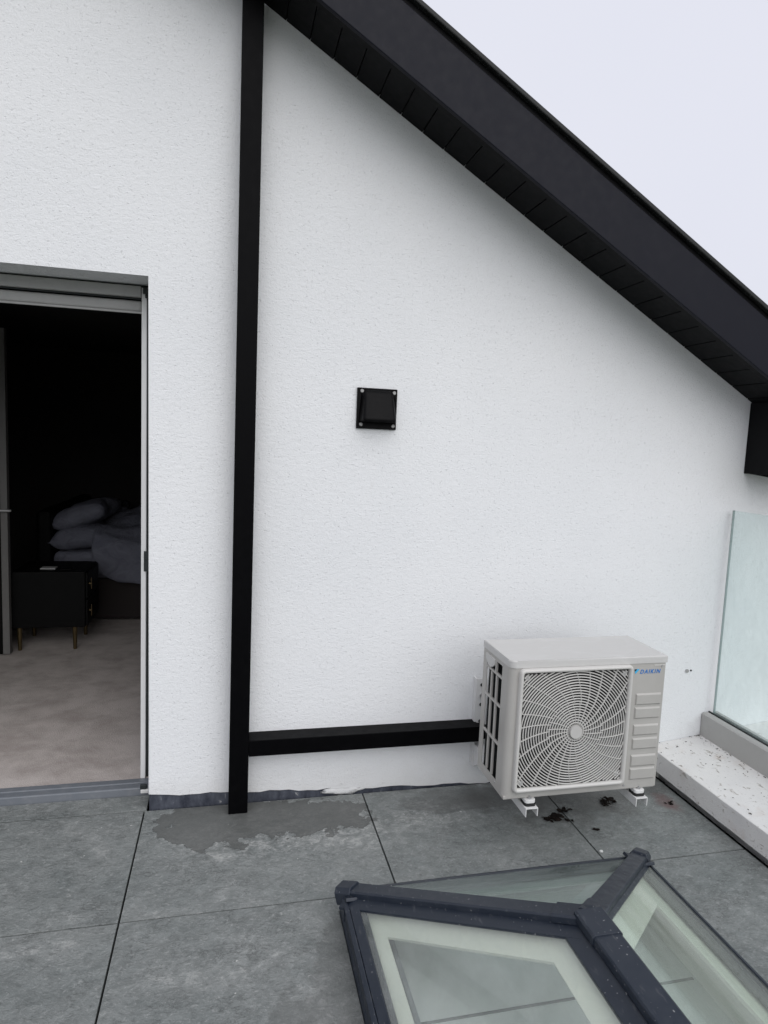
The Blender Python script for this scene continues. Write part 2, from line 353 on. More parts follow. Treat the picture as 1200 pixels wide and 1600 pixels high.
# smear of patching mortar on the plinth and a stray screw plug in the render
bm = bmesh.new(); t = bmesh.new(); bmesh.ops.create_icosphere(t, subdivisions=3, radius=1)
for v in t.verts:
    k = 1+.7*mnoise.noise(v.co*2.8+Vector((3,1,7))); v.co = Vector((.075+v.co.x*.09*k, .001+v.co.y*.005, .016+v.co.z*.016*k))
merge(bm, t); put('mortar_smear', bm, 'render_white', house, True)
bm = bmesh.new(); cyl(bm, (1.84,-.006,.511), (1.84,.01,.511), .009, n=12); put('screw_plug', bm, 'screw_steel', house)
bm = bmesh.new(); cyl(bm, (1.863,-.004,.512), (1.863,.01,.512), .0045, n=10); put('screw_plug', bm, 'rubber_black', house)

# --- roof edge
ca, sa = math.cos(math.atan(SL)), math.sin(math.atan(SL)); OV = .27
def sp(s, y, h):                            # point in roof slope: s metres down from apex, h above soffit plane
    return Vector((AX + s*ca + h*sa, y, AZ - s*sa + h*ca))
def slopebox(bm, s0, s1, y0, y1, h0, h1, bw=0):
    t = bmesh.new(); bmesh.ops.create_cube(t, size=1)
    for v in t.verts: v.co = sp(s0+(v.co.x+.5)*(s1-s0), y0+(v.co.y+.5)*(y1-y0), h0+(v.co.z+.5)*(h1-h0))
    bev(t, bw, 2); merge(bm, t)
SE = (2.85-AX)/ca                           # lower end of the verge
bm = bmesh.new(); slopebox(bm, -.05, SE, -.235, 4.9, .186, .2185)
L = bmesh.new(); slopebox(L, -.05, SE, -.235, 4.9, .186, .2185)
for v in L.verts: v.co.x = 2*AX - v.co.x
merge(bm, L)
roof = put('roof', bm, 'roof_slate', house)
bm = bmesh.new(); slopebox(bm, -.02, SE, -OV-.02, -OV, -.016, .181, .003); put('barge_board', bm, 'fascia_black', roof)
bm = bmesh.new(); slopebox(bm, -.02, SE+.01, -OV-.034, -OV+.0345, .203, .2215, .004)
put('verge_trim', bm, 'verge_grey', roof)
bm = bmesh.new(); slopebox(bm, -.02, SE, -OV-.012, -OV+.02, .1815, .2027); put('verge_recess', bm, 'soffit_black', roof)
bm = bmesh.new(); slopebox(bm, -.02, SE, -OV+.001, -OV+.045, -.006, .012, .001); put('soffit_edge_trim', bm, 'soffit_black', roof)
bm = bmesh.new(); slopebox(bm, -.02, SE, -OV+.001, .0, .014, .03); put('soffit_backing', bm, 'gap_dark', roof)
W = .1105
bmb = bmesh.new(); addbox(bmb, -W/2+.0017, W/2-.0017, -(OV-.047)/2, (OV-.047)/2, 0, .013, .002)
bme = bpy.data.meshes.new('soffit_board'); bmb.to_mesh(bme); bmb.free(); bme.materials.append(MATS['soffit_black'])
k = 0; s = .1
while s < SE-.1:
    p = sp(s, -(OV-.046)/2-.0005, random.uniform(-.0006, .0006))
    o = bpy.data.objects.new('soffit_board', bme); COL.objects.link(o); o.parent = roof
    o.location = p - wpos(roof); o.rotation_euler = (0, math.atan(SL), 0); s += W
# mirrored verge on the far side of the apex, out of frame
bm = bmesh.new(); slopebox(bm, -.02, SE, -OV-.02, 0, -.01, .18)
for v in bm.verts: v.co.x = 2*AX - v.co.x - .05
put('barge_board', bm, 'fascia_black', roof)
# boxed-in end of the eaves
XB, ZB = 2.0607, 1.5208
bm = bmesh.new(); prism(bm, [(XB, ZB), (2.80, ZB), (2.80, ZS-SL*2.80-.004), (XB, ZS-SL*XB-.004)], 'y', -OV-.001, -.0005, .003)
put('eaves_box', bm, 'soffit_black', roof)

# --- sliding door frame
JX0, JX1 = -.8115, -.7905
fr = put('door_frame', (lambda b: (addbox(b, JX0, JX1, .206, .31, .035, DOORT-.012, .003), b)[1])(bmesh.new()), 'frame_white', house)
box('jamb_track', JX1+.0005, DOORX-.0005, .225, .30, .02, DOORT-.006, 'gasket_black', fr, 0)
box('head_trim', DOORL+.01, JX0-.0005, .20, .22, 2.163, 2.208, 'frame_grey', fr, .003)
box('head_track', DOORL+.01, DOORX-.001, .2205, .30, 2.157, 2.2155, 'gasket_black', fr, 0)
bm = bmesh.new(); addbox(bm, DOORL+.01, JX0-.0005, .221, .285, 2.106, 2.152, .010, 3); put('sash_head', bm, 'frame_grey', fr)
box('drip_lip', DOORL+.01, JX0-.0005, .214, .224, 2.098, 2.106, 'frame_grey', fr, .001)
bm = bmesh.new(); addbox(bm, DOORX-.050, DOORX-.012, .185, .1995, 2.176, 2.200, .002); addbox(bm, DOORX-.042, DOORX-.02, .19, .1995, 2.160, 2.1755, .002); put('corner_seal', bm, 'gasket_black', fr)
bm = bmesh.new(); addbox(bm, DOORL, DOORX-.004, .128, .166, -.01, .034, .005); put('sill', bm, 'sill_grey', house)
bm = bmesh.new(); addbox(bm, DOORL, DOORX-.004, .1665, .204, -.01, .039, .003); put('sill_track', bm, 'sill_grey', house)
bm = bmesh.new(); addbox(bm, DOORX-.046, DOORX-.012, .115, .1275, .012, .030, .004); put('track_stop', bm, 'grit_white', fr)
bm = bmesh.new(); addbox(bm, DOORX-.048, DOORX-.02, .116, .1275, .031, .052, .003); put('track_stop', bm, 'gasket_black', fr)
bm = bmesh.new(); addbox(bm, JX1-.008, JX1+.010, .1945, .1995, .995, 1.085, .001); cyl(bm, (JX1,.193,1.01), (JX1,.1995,1.01), .006); cyl(bm, (JX1,.189,1.05), (JX1,.1995,1.05), .0045)
put('strike_plate', bm, 'gasket_black', fr)
# slid-back glazed leaf at the far left of the opening
bm = bmesh.new()
for a in ((DOORL+.02, DOORL+.10, .06, 2.08), (-2.10, -2.02, .06, 2.08)): addbox(bm, a[0], a[1], .23, .27, a[2]+.002, a[3], .004)
for a in ((.06, .15), (2.0, 2.08)): addbox(bm, DOORL+.1, -2.10, .23, .27, a[0]+.002, a[1], .004)
leaf = put('sliding_leaf', bm, 'frame_white', house)
box('pane', DOORL+.1, -2.10, .246, .254, .152, 2.0, 'lantern_glass', leaf, 0)

# --- bedroom shell
RX0, RX1, RY1, RZ0, RZ1 = -3.6, 1.0, 4.75, .034, 2.42
bm = bmesh.new(); addbox(bm, RX0-.2, RX1+.2, RY1, RY1+.15, -.1, 3.0); put('bedroom_back_wall', bm, 'room_shade_dark', house)
bm = bmesh.new(); addbox(bm, RX0-.2, RX0, .3625, RY1, -.1, 3.0); put('bedroom_side_wall', bm, 'room_shade_dark', house)
bm = bmesh.new(); addbox(bm, RX1, RX1+.15, .3625, RY1, -.1, 2.45); put('bedroom_side_wall', bm, 'room_shade_dark', house)
bm = bmesh.new(); addbox(bm, RX0, RX1, .3625, RY1, RZ1, RZ1+.05); put('bedroom_ceiling', bm, 'room_shade_dark', house)
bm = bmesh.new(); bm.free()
bm = bmesh.new(); addbox(bm, DOORX+.002, RX1, .3625, .38, RZ0, RZ1); addbox(bm, RX0, DOORX+.002, .3625, .38, DOORT+.004, RZ1-.002); put('bedroom_front_lining', bm, 'room_shade_dark', house)
bm = bmesh.new(); addbox(bm, RX0, RX1, .2045, RY1, -.05, RZ0); struct(put('carpet', bm, 'carpet'))
# lower storey of the house and the terrace's own walls (below the frame)
bm = bmesh.new(); addbox(bm, -4.2, 3.0, .37, 4.9, -6.2, -.11); put('lower_wall', bm, 'render_white', house)

# ================================================================ terrace
terr = struct(box('terrace_deck', -4.2, 2.45, -5.2, .11, -.62, -.56, 'gap_dark', None, 0))
# deck with an opening under the lantern
LX0, LX1, LY1, LY0 = -.043, 1.112, -.743, -2.74
terr2 = None
bm = bmesh.new()
addbox(bm, -4.2, LX0+.03, -5.2, .36, -.10, -.045); addbox(bm, LX1-.03, 1.72, -5.2, .12, -.10, -.045)
addbox(bm, LX0+.03, LX1-.03, LY1-.03, .12, -.10, -.045); addbox(bm, LX0+.03, LX1-.03, -5.2, LY0+.03, -.10, -.045)
struct(put('terrace_membrane', bm, 'gap_dark'))
pave = struct(put('terrace_paving', (lambda b: (addbox(b, -4.2, LX0-.02, -5.2, .10, -.044, -.034), b)[1])(bmesh.new()), 'gap_dark'))
XJ = [-3.6, -2.66, -1.714, -.7686, .1768, 1.0264, 1.652]; YJ = [-5.1, -4.2, -3.3, -2.48, -1.575, -.6699, -.004]
G = .0032
hx0, hx1, hy0, hy1 = LX0-.006, LX1+.006, LY0-.006, LY1+.006
def tile(pts):
    bm = bmesh.new(); dz = random.uniform(-.0008, .0008); prism(bm, pts, 'z', -.02+dz, dz, .0012, 2); put('paving_tile', bm, 'tile_slate', pave)
for i in range(len(XJ)-1):
    for j in range(len(YJ)-1):
        x0, x1, y0, y1 = XJ[i]+G, XJ[i+1]-G, YJ[j]+G, YJ[j+1]-G
        inx, iny = (x1 > hx0 and x0 < hx1), (y1 > hy0 and y0 < hy1)
        if not (inx and iny): tile([(x0,y0),(x1,y0),(x1,y1),(x0,y1)]); continue
        lx, rx, by, ty = x0 < hx0, x1 > hx1, y0 < hy0, y1 > hy1
        if ty and lx: tile([(x0,y0),(hx0,y0),(hx0,hy1),(x1,hy1),(x1,y1),(x0,y1)])
        elif ty and rx: tile([(hx1,y0),(x1,y0),(x1,y1),(x0,y1),(x0,hy1),(hx1,hy1)])
        elif by and lx: tile([(x0,y0),(x1,y0),(x1,hy0),(hx0,hy0),(hx0,y1),(x0,y1)])
        elif by and rx: tile([(x0,y0),(x1,y0),(x1,y1),(hx1,y1),(hx1,hy0),(x0,hy0)])
        elif ty: tile([(x0,hy1),(x1,hy1),(x1,y1),(x0,y1)])
        elif by: tile([(x0,y0),(x1,y0),(x1,hy0),(x0,hy0)])
        elif lx: tile([(x0,y0),(hx0,y0),(hx0,y1),(x0,y1)])
        elif rx: tile([(hx1,y0),(x1,y0),(x1,y1),(hx1,y1)])
# strip of tile in the door recess
for a, b in ((DOORL+.01, -2.66), (-2.66, -1.714), (-1.714, DOORX-.004)): tile([(a+G,.003),(b-G,.003),(b-G,.124),(a+G,.124)])

# ================================================================ parapet and glass balustrade
par = thing('parapet', 'low parapet with gritty white stone coping under the glass panel', 'parapet', (2.0, -2.5, 0))
bm = bmesh.new(); prism(bm, [(1.65,.028),(2.42,.028),(2.42,.222),(1.65,.130)], 'y', -5.2, -.001, .004)
t = bm
bmesh.ops.subdivide_edges(t, edges=[e for e in t.edges if abs(e.verts[0].co.y-e.verts[1].co.y) > 1], cuts=90)
for v in t.verts:
    if v.co.x < 1.7: v.co += Vector((mnoise.noise(v.co*9)*.0025, 0, mnoise.noise(v.co*11+Vector((5,5,5)))*.002))
put('coping', bm, 'coping_stone', par)
bm = bmesh.new(); addbox(bm, 1.73, 2.36, -5.2, -.002, -6.2, .0275); put('parapet_wall', bm, 'render_white', par)
bal = thing('glass_balustrade', 'clear green-tinted glass balustrade panel in a grey metal base channel', 'balustrade', (2.03, -1.5, .137))
bm = bmesh.new(); prism(bm, [(1.950,.160),(2.045,.172),(2.045,.288),(2.024,.288),(2.024,.226),(1.986,.226),(1.986,.288),(1.962,.288),(1.950,.281)], 'y', -4.4, -.004, .002)
ch = put('base_channel', bm, 'channel_grey', bal)
box('gasket', 1.9865, 1.9955, -4.4, -.006, .227, .293, 'gasket_black', ch, .001)
box('end_cap', 1.953, 1.960, -.0038, -.0005, .236, .276, 'rubber_black', ch, 0)
bm = bmesh.new(); addbox(bm, 1.996, 2.008, -2.3, -.030, .228, 1.337, .0015)
gp = put('glass_pane', bm, 'tinted_glass', bal)
bm = bmesh.new(); addbox(bm, 1.9958, 2.0082, -.0298, -.0275, .289, 1.3375); put('glass_edge', bm, 'glass_edge', gp)
bm = bmesh.new(); addbox(bm, 1.996, 2.008, -4.38, -2.32, .228, 1.337, .0015); put('glass_pane', bm, 'tinted_glass', bal)
# grit and leaf litter on the coping
bm = bmesh.new()
for i in range(110):
    x = 1.66 + random.random()**1.2*.28; y = -random.random()**2.0*.95-.008
    if random.random() < .35: x = 1.936+random.gauss(0, .008) ; 
    x = min(x, 1.946)
    s = random.uniform(.0010, .0030); t = bmesh.new(); bmesh.ops.create_cube(t, size=1)
    R_ = Matrix.Rotation(random.random()*6.3, 4, 'Z') @ Matrix.Rotation(random.uniform(-.3,.3), 4, 'X')
    merge(bm, t, Matrix.Translation((x, y, .1325+(x-1.65)*.1195+s*.2)) @ R_ @ Matrix.Diagonal((s*random.uniform(1,4.5), s, s*.55, 1)))
g = put('leaf_litter', bm, 'leaf_brown', None, kind='stuff'); tag(g, 'fine brown grit and leaf litter scattered on the white coping', 'litter')

# ================================================================ black ducts on the wall
vd = thing('vertical_duct', 'tall square black duct running up the white wall beside doorway', 'duct', (-.38, -.045, 0))
ztop = ZS - SL*(-.34) - .003
prism_obj('duct_cover', [(-.4212, .002), (-.341, .002), (-.341, ztop-.002), (-.4212, ztop+.0)], 'y', -.091, -.0005, 'duct_black', vd, .0022)
hd = thing('horizontal_duct', 'low horizontal black duct from the tall duct to the outdoor unit', 'duct', (.17, -.045, .25))
bm = bmesh.new(); addbox(bm, -.3405, .70, -.090, -.0005, .2515, .3225, .0022); put('duct_cover', bm, 'duct_black', hd)
box('end_sleeve', .7005, .735, -.082, -.006, .258, .317, 'duct_black', hd, .002)
bm = bmesh.new(); cyl(bm, (.735,-.045,.288), (.80,-.07,.30), .022); cyl(bm, (.80,-.07,.30), (.84,-.30,.33), .02); put('lagged_pipe', bm, 'gasket_black', hd, True)

# ================================================================ wall vent
vt = thing('wall_vent', 'small square black vent cowl screwed to the white wall', 'vent', (.171, 0, 1.657))
x0, x1, z0, z1 = .084, .259, 1.656, 1.829
prism_obj('back_plate', [(x0,z0),(x1,z0),(x1,z1),(x0,z1)], 'y', -.012, -.0005, 'vent_black', vt, .0015)
# hood: flares outward towards its lower opening
def hoodring(k):                            # k 0 top..1 bottom: half width, depth
    return (.064+.009*k, .012+.010+.046*k)
bm = bmesh.new(); rows = []
for i in range(9):
    k = i/8; hw, d = hoodring(k); z = z1-.006-(z1-z0-.036)*k; cx = (x0+x1)/2+.004; row = []
    d2 = d if i > 0 else .014
    rr = .016
    prof = [(-hw-.010, .012), (-hw, d2-rr if i else .013)] + [(-hw+rr*(1-math.cos(a)), d2-rr+rr*math.sin(a)) for a in (.5, 1.05, 1.57)] + [(hw-rr*(1-math.cos(a)), d2-rr+rr*math.sin(a)) for a in (1.57, 1.05, .5)] + [(hw, d2-rr if i else .013), (hw+.010, .012)]
    rows.append([bm.verts.new((cx+a, -b, z)) for a, b in prof])
for a, b in zip(rows, rows[1:]):
    for i in range(len(a)-1): bm.faces.new((a[i], a[i+1], b[i+1], b[i]))
bm.faces.new(rows[0])
hood = put('hood', bm, 'vent_black', vt, True)
md = hood.modifiers.new('thickness', 'SOLIDIFY'); md.thickness = .002
for sx, sz in ((x0+.020, z0+.018), (x1-.014, z0+.016), (x0+.020, z1-.014), (x1-.014, z1-.016)):
    bm = bmesh.new(); cyl(bm, (sx,-.012,sz), (sx,-.0165,sz), .0082, .0062, 14); put('screw', bm, 'screw_steel', vt)

# ================================================================ wall brackets (white U channels)
def bracket(name_label, xa):
    b = thing('wall_bracket', name_label, 'bracket', (xa+.026, 0, .14), 'brackets carrying the outdoor unit')
    w = .052; t = .0035
    # upright on the wall, channel open to the wall
    bm = bmesh.new()
    prism(bm, [(xa-.002, -.0005), (xa-.002, -.034), (xa+w+.002, -.034), (xa+w+.002, -.0005), (xa+w-t, -.0005), (xa+w-t, -.034+t), (xa+t, -.034+t), (xa+t, -.0005)], 'z', .105, .53, .001)
    up_ = put('upright', bm, 'bracket_white', b)
    for zz in (.325, .405, .50): cyl_obj('bolt_hole', (xa+w/2, -.0342, zz), (xa+w/2, -.036, zz), .008, 'gasket_black', up_, n=12)
    for zz in (.45,): 
        bm = bmesh.new(); cyl(bm, (xa+w/2,-.034,zz), (xa+w/2,-.041,zz), .009, n=6); put('bolt', bm, 'galvanised', up_)
    # arm, channel open downwards
    z1 = .222; z0 = .188
    bm = bmesh.new()
    prism(bm, [(xa, z0), (xa, z1), (xa+w, z1), (xa+w, z0), (xa+w-t, z0), (xa+w-t, z1-t), (xa+t, z1-t), (xa+t, z0)], 'y', -.602, -.0345, .0008)
    put('arm', bm, 'bracket_white', b)
    bm = bmesh.new(); prism(bm, [(-.0345, .105), (-.0345, .1875), (-.16, .1875)], 'x', xa+.004, xa+.008); prism(bm, [(-.0345, .105), (-.0345, .1875), (-.16, .1875)], 'x', xa+w-.008, xa+w-.004)
    put('gusset', bm, 'bracket_white', b)
    return b
BXA = (.6925, 1.1725)
bracket('white metal wall bracket under the outdoor unit, end nearest the black duct', BXA[0])
bracket('white metal wall bracket under the outdoor unit, end nearest the glass balustrade', BXA[1])

# ================================================================ outdoor heat-pump unit
A0, A1, YB, YF, Z0, Z1 = .606, 1.277, -.305, -.574, .25, .803
ac = thing('air_conditioner', 'cream outdoor air conditioning unit with round fan grille on wall brackets', 'air conditioner', ((A0+A1)/2, -.44, Z0))
TH = .003
# outline in plan with rounded front-left corner
def arc(cx, cy, r, a0, a1, n=8): return [(cx+r*math.cos(a0+(a1-a0)*i/n), cy+r*math.sin(a0+(a1-a0)*i/n)) for i in range(n+1)]
# front panel with a square opening for the fan
GX0, GX1, GZ0, GZ1 = .652, 1.108, .289, .765
ztp = Z1-.030                                # top of the casing sheet, under the lid
bm = bmesh.new()
addbox(bm, A0+.030, GX0, YF, YF+TH, Z0+.004, ztp); addbox(bm, GX1, A1-.004, YF, YF+TH, Z0+.004, ztp)
addbox(bm, GX0, GX1, YF, YF+TH, Z0+.004, GZ0); addbox(bm, GX0, GX1, YF, YF+TH, GZ1, ztp)
bmesh.ops.remove_doubles(bm, verts=bm.verts[:], dist=1e-5)
# rounded corner turning to the left side
R1 = .030
outer = arc(A0+R1, YF+R1, R1, -math.pi/2, -math.pi, 8); inner = arc(A0+R1, YF+R1, R1-TH, -math.pi, -math.pi/2, 8)
prism(bm, outer+inner, 'z', Z0+.004, ztp)
addbox(bm, A0, A0+TH, YF+R1, -.508, Z0+.004, ztp)
front = put('front_panel', bm, 'casing_ivory', ac)
# right side, back edge strips and base pan
bm = bmesh.new(); addbox(bm, A1-TH-.001, A1-.001, YF+.0032, YB, Z0+.004, ztp, .001); put('side_panel', bm, 'casing_ivory', ac)
bm = bmesh.new(); addbox(bm, A0+.004, A1-.006, YF+.004, YB-.001, Z0-.002, Z0+.012, .002); put('base_pan', bm, 'casing_ivory', ac)
bm = bmesh.new(); addbox(bm, A0+.10, A1-.006, YB-.006, YB-.001, Z0+.015, ztp-.002); put('back_panel', bm, 'coil_dark', ac)
# lid
bm = bmesh.new(); o2 = arc(A0-.002+R1, YF-.003+R1, R1, -math.pi, -math.pi/2, 8)+[(A1+.002, YF-.003), (A1+.002, YB+.002), (A0-.002, YB+.002)]
prism(bm, o2, 'z', ztp+.001, Z1)
bev(bm, .006, 3, [e for e in bm.edges if all(v.co.z > Z1-1e-4 for v in e.verts)])
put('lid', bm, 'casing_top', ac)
# --- side grille: openings 3 x 3 in the left face, dark coil behind
S0, S1 = -.345, -.498; ZB0, ZT0 = .290, .757
bm = bmesh.new()
addbox(bm, A0, A0+TH, YB-.001, S0, Z0+.004, ztp); addbox(bm, A0, A0+TH, S1, -.5081, Z0+.004, ztp)
addbox(bm, A0, A0+TH, S0, S1, Z0+.004, ZB0); addbox(bm, A0, A0+TH, S0, S1, ZT0, ztp)
bmesh.ops.remove_doubles(bm, verts=bm.verts[:], dist=1e-5)
sg = put('side_grille', bm, 'casing_ivory', ac)
for i in range(1, 3):
    y = S0+(S1-S0)*i/3; bm = bmesh.new(); addbox(bm, A0-.001, A0+.008, y-.0062, y+.0062, ZB0, ZT0-.055, .002); put('bar', bm, 'casing_ivory', sg)
for zz in (.438, .590, ZT0-.050):
    bm = bmesh.new(); addbox(bm, A0-.0015, A0+.009, S1-.002, S0+.002, zz-.0048, zz+.0048, .0018); put('bar', bm, 'casing_ivory', sg)
# moulded carrying handle above the grille and the small window beside it
bm = bmesh.new()
for i in range(7):
    pass
prism(bm, [(S0+.004, ZT0+.004), (S0+.004, ZT0-.020)] + [(S0-.085*k/8, ZT0-.020-.020*math.sin(math.pi*k/8)) for k in range(9)] + [(S0-.085, ZT0+.004)], 'x', A0-.006, A0+.002, .001)
put('hand_grip', bm, 'casing_top', sg)
bm = bmesh.new(); addbox(bm, A0-.001, A0+.008, S0-.096, S0-.086, ZT0-.05, ZT0, .001); put('bar', bm, 'casing_ivory', sg)
bm = bmesh.new(); addbox(bm, A0+.028, A0+.05, YF+.05, YB-.012, Z0+.014, ztp-.004)
for i in range(120):
    z = Z0+.016+i*(ztp-Z0-.03)/120; addbox(bm, A0+.022, A0+.029, YF+.055, YB-.012, z, z+.0012)
put('coil', bm, 'coil_dark', ac, kind='stuff')
# --- fan cowl interior
bm = bmesh.new(); addbox(bm, A0+.055, 1.13, -.36, -.355, Z0+.015, ztp-.004); put('coil', bm, 'coil_dark', ac)
bm = bmesh.new(); addbox(bm, 1.121, 1.124, YF+.005, -.361, Z0+.015, ztp-.004); put('bulkhead', bm, 'coil_dark', ac)
HX, HZ = .884, .517; RF = .215
bm = bmesh.new(); n_ = 64; ra = []
for yy, rr in ((YF+.012, RF+.012), (YF+.012, RF+.10), (YF+.014, RF+.010), (YF+.075, RF+.006)):
    pass
A_ = [bm.verts.new((HX+(RF+.006)*math.cos(i*math.tau/n_), YF+.016, HZ+(RF+.006)*math.sin(i*math.tau/n_))) for i in range(n_)]
B_ = [bm.verts.new((HX+(RF+.006)*math.cos(i*math.tau/n_), YF+.09, HZ+(RF+.006)*math.sin(i*math.tau/n_))) for i in range(n_)]
for i in range(n_): j = (i+1) % n_; bm.faces.new((A_[i], A_[j], B_[j], B_[i]))
# flat plate between ring and square
cs = []
for i in range(n_):
    a = i*math.tau/n_; q = max(abs(math.cos(a)), abs(math.sin(a))); cs.append(bm.verts.new((HX+.232*math.cos(a)/q, YF+.016, HZ+.242*math.sin(a)/q)))
for i in range(n_): j = (i+1) % n_; bm.faces.new((A_[i], cs[i], cs[j], A_[j]))
put('bell_mouth', bm, 'fan_grey', ac)
fan = put('fan', (lambda b: (cyl(b, (HX,-.50,HZ), (HX,-.44,HZ), .05, .062, 24), b)[1])(bmesh.new()), 'fan_grey', ac)
for kk in range(3):
    bm = bmesh.new(); g_ = []
    for i in range(9):
        r = .052+(RF-.062)*i/8; row = []
        sw = math.radians(62+24*(i/8)); st = math.radians(18)*(i/8)**1.3
        for j in range(9):
            a = kk*math.tau/3+.9+st+sw*(j/8-.5)*1.25; yy = -.468 - .038*math.sin((j/8-.5)*2.2)*(1-.25*i/8)
            row.append(bm.verts.new((HX+r*math.cos(a), yy, HZ+r*math.sin(a))))
        g_.append(row)
    for a, b in zip(g_, g_[1:]):
        for j in range(8): bm.faces.new((a[j], a[j+1], b[j+1], b[j]))
    bl = put('blade', bm, 'fan_grey', fan, True); md = bl.modifiers.new('thickness', 'SOLIDIFY'); md.thickness = .003
# --- fan guard: rounded square frame, rings, swept spokes, hub cap
GX0, GX1, GZ0, GZ1 = .640, 1.121, .280, .773
def rrect(x0, x1, z0, z1, r, n=5):
    o = []
    for cx, cz, a in ((x1-r, z1-r, 0), (x0+r, z1-r, 90), (x0+r, z0+r, 180), (x1-r, z0+r, 270)):
        for i in range(n+1): t_ = math.radians(a+90*i/n); o.append((cx+r*math.cos(t_), cz+r*math.sin(t_)))
    return o
guard = thing('x', '', '', (0,0,0)); bpy.data.objects.remove(guard)
bm = bmesh.new(); loops = []
for ins, yy in ((0, YF-.0005), (.001, YF-.014), (.004, YF-.019), (.009, YF-.0205), (.014, YF-.018), (.017, YF-.010), (.017, YF-.004)):
    loops.append([bm.verts.new((a, yy, b)) for a, b in rrect(GX0+ins, GX1-ins, GZ0+ins, GZ1-ins, max(.004, .018-ins*.6))])
for a, b in zip(loops, loops[1:]):
    for i in range(len(a)): j = (i+1) % len(a); bm.faces.new((a[i], a[j], b[j], b[i]))
guard = put('fan_guard', bm, 'grille_ivory', ac, True)
IX0, IX1, IZ0, IZ1 = GX0+.016, GX1-.016, GZ0+.016, GZ1-.016
def gy(r): return YF-.020 + .010*(min(r, .27)/.27)**2          # the guard bulges gently
def inside(x, z): return IX0 < x < IX1 and IZ0 < z < IZ1
def strip(bm, pts, wd, th):
    """flat-faced bar following a polyline in the guard's plane"""
    n = len(pts); ring = []
    for i, p in enumerate(pts):
        a = pts[max(0, i-1)]; b = pts[min(n-1, i+1)]; dx, dz = b[0]-a[0], b[2]-a[2]; l = math.hypot(dx, dz) or 1; nx, nz = -dz/l*wd/2, dx/l*wd/2
        ring.append([bm.verts.new((p[0]+nx, p[1]+th*.25, p[2]+nz)), bm.verts.new((p[0]+nx*.35, p[1], p[2]+nz*.35)), bm.verts.new((p[0]-nx*.35, p[1], p[2]-nz*.35)), bm.verts.new((p[0]-nx, p[1]+th*.25, p[2]-nz)), bm.verts.new((p[0]-nx*.7, p[1]+th, p[2]-nz*.7)), bm.verts.new((p[0]+nx*.7, p[1]+th, p[2]+nz*.7))])
    for a, b in zip(ring, ring[1:]):
        for i in range(6): j = (i+1) % 6; bm.faces.new((a[i], a[j], b[j], b[i]))
    if len(ring) > 1: bm.faces.new(ring[0]); bm.faces.new(ring[-1][::-1])
bm = bmesh.new(); r = .036
while r < .345:
    seg = max(48, int(r*520)); run = []
    for i in range(seg+1):
        a = i*math.tau/seg; x, z = HX+r*math.cos(a), HZ+r*math.sin(a)
        if inside(x, z): run.append((x, gy(r), z))
        else:
            if len(run) > 1: strip(bm, run, .0046, .007)
            run = []
    if len(run) > 1: strip(bm, run, .0046, .007)
    r += .0106
put('guard_rings', bm, 'grille_ivory', guard, kind='stuff')
bm = bmesh.new()
def spoke(a0, r0, r1, wd=.0027):
    pts = []; nst = 34
    for i in range(nst+1):
        r = r0+(r1-r0)*i/nst; a = a0+1.9*(r-.03)-1.1*(r-.03)**2
        x, z = HX+r*math.cos(a), HZ+r*math.sin(a)
        if not inside(x, z): break
        pts.append((x, gy(r)-.0005, z))
    if len(pts) > 1: strip(bm, pts, wd, .008)
for i in range(24): spoke(i*math.tau/24, .028, .118)
for i in range(26): spoke(i*math.tau/26+.05, .108, .36)
put('guard_spokes', bm, 'grille_ivory', guard, kind='stuff')
bm = bmesh.new(); cyl(bm, (HX, YF-.0275, HZ), (HX, YF-.010, HZ), .0255, .0275, 40); bev(bm, .0025, 2, [e for e in bm.edges if all(v.co.y < YF-.027 for v in e.verts)]); put('hub_cap', bm, 'hub_ivory', guard)
for sx, sz in ((IX0+.018, IZ1-.020), (IX1-.018, IZ1-.020), (IX0+.016, IZ0+.020), (IX1-.022, IZ0+.030)):
    bm = bmesh.new(); cyl(bm, (sx, YF-.0085, sz), (sx, YF+.010, sz), .0105, .0125, 18); cyl(bm, (sx, YF-.0105, sz), (sx, YF-.0086, sz), .0045, .0055, 10); put('fixing_boss', bm, 'screw_steel', guard)
# --- six embossed panels on the service cover
for a, b in ((.650,.602), (.593,.545), (.521,.475), (.465,.417), (.394,.345), (.339,.289)):
    bm = bmesh.new(); xl, xr = 1.149, 1.262
    f0 = [(xl, b), (xr, b), (xr, a), (xl, a)]; ins = .0055
    f1 = [(xl+ins*.6, b+ins), (xr-ins*.6, b+ins), (xr-ins*.6, a-ins), (xl+ins*.6, a-ins)]
    V0 = [bm.verts.new((p[0], YF-.0003, p[1])) for p in f0]; V1 = [bm.verts.new((p[0], YF-.0062, p[1])) for p in f1]
    bm.faces.new(V1)
    for i in range(4): j = (i+1) % 4; bm.faces.new((V0[i], V0[j], V1[j], V1[i]))
    bev(bm, .0012, 2, [e for e in bm.edges if all(v.co.y < YF-.005 for v in e.verts)])
    put('embossed_panel', bm, 'casing_ivory', front)
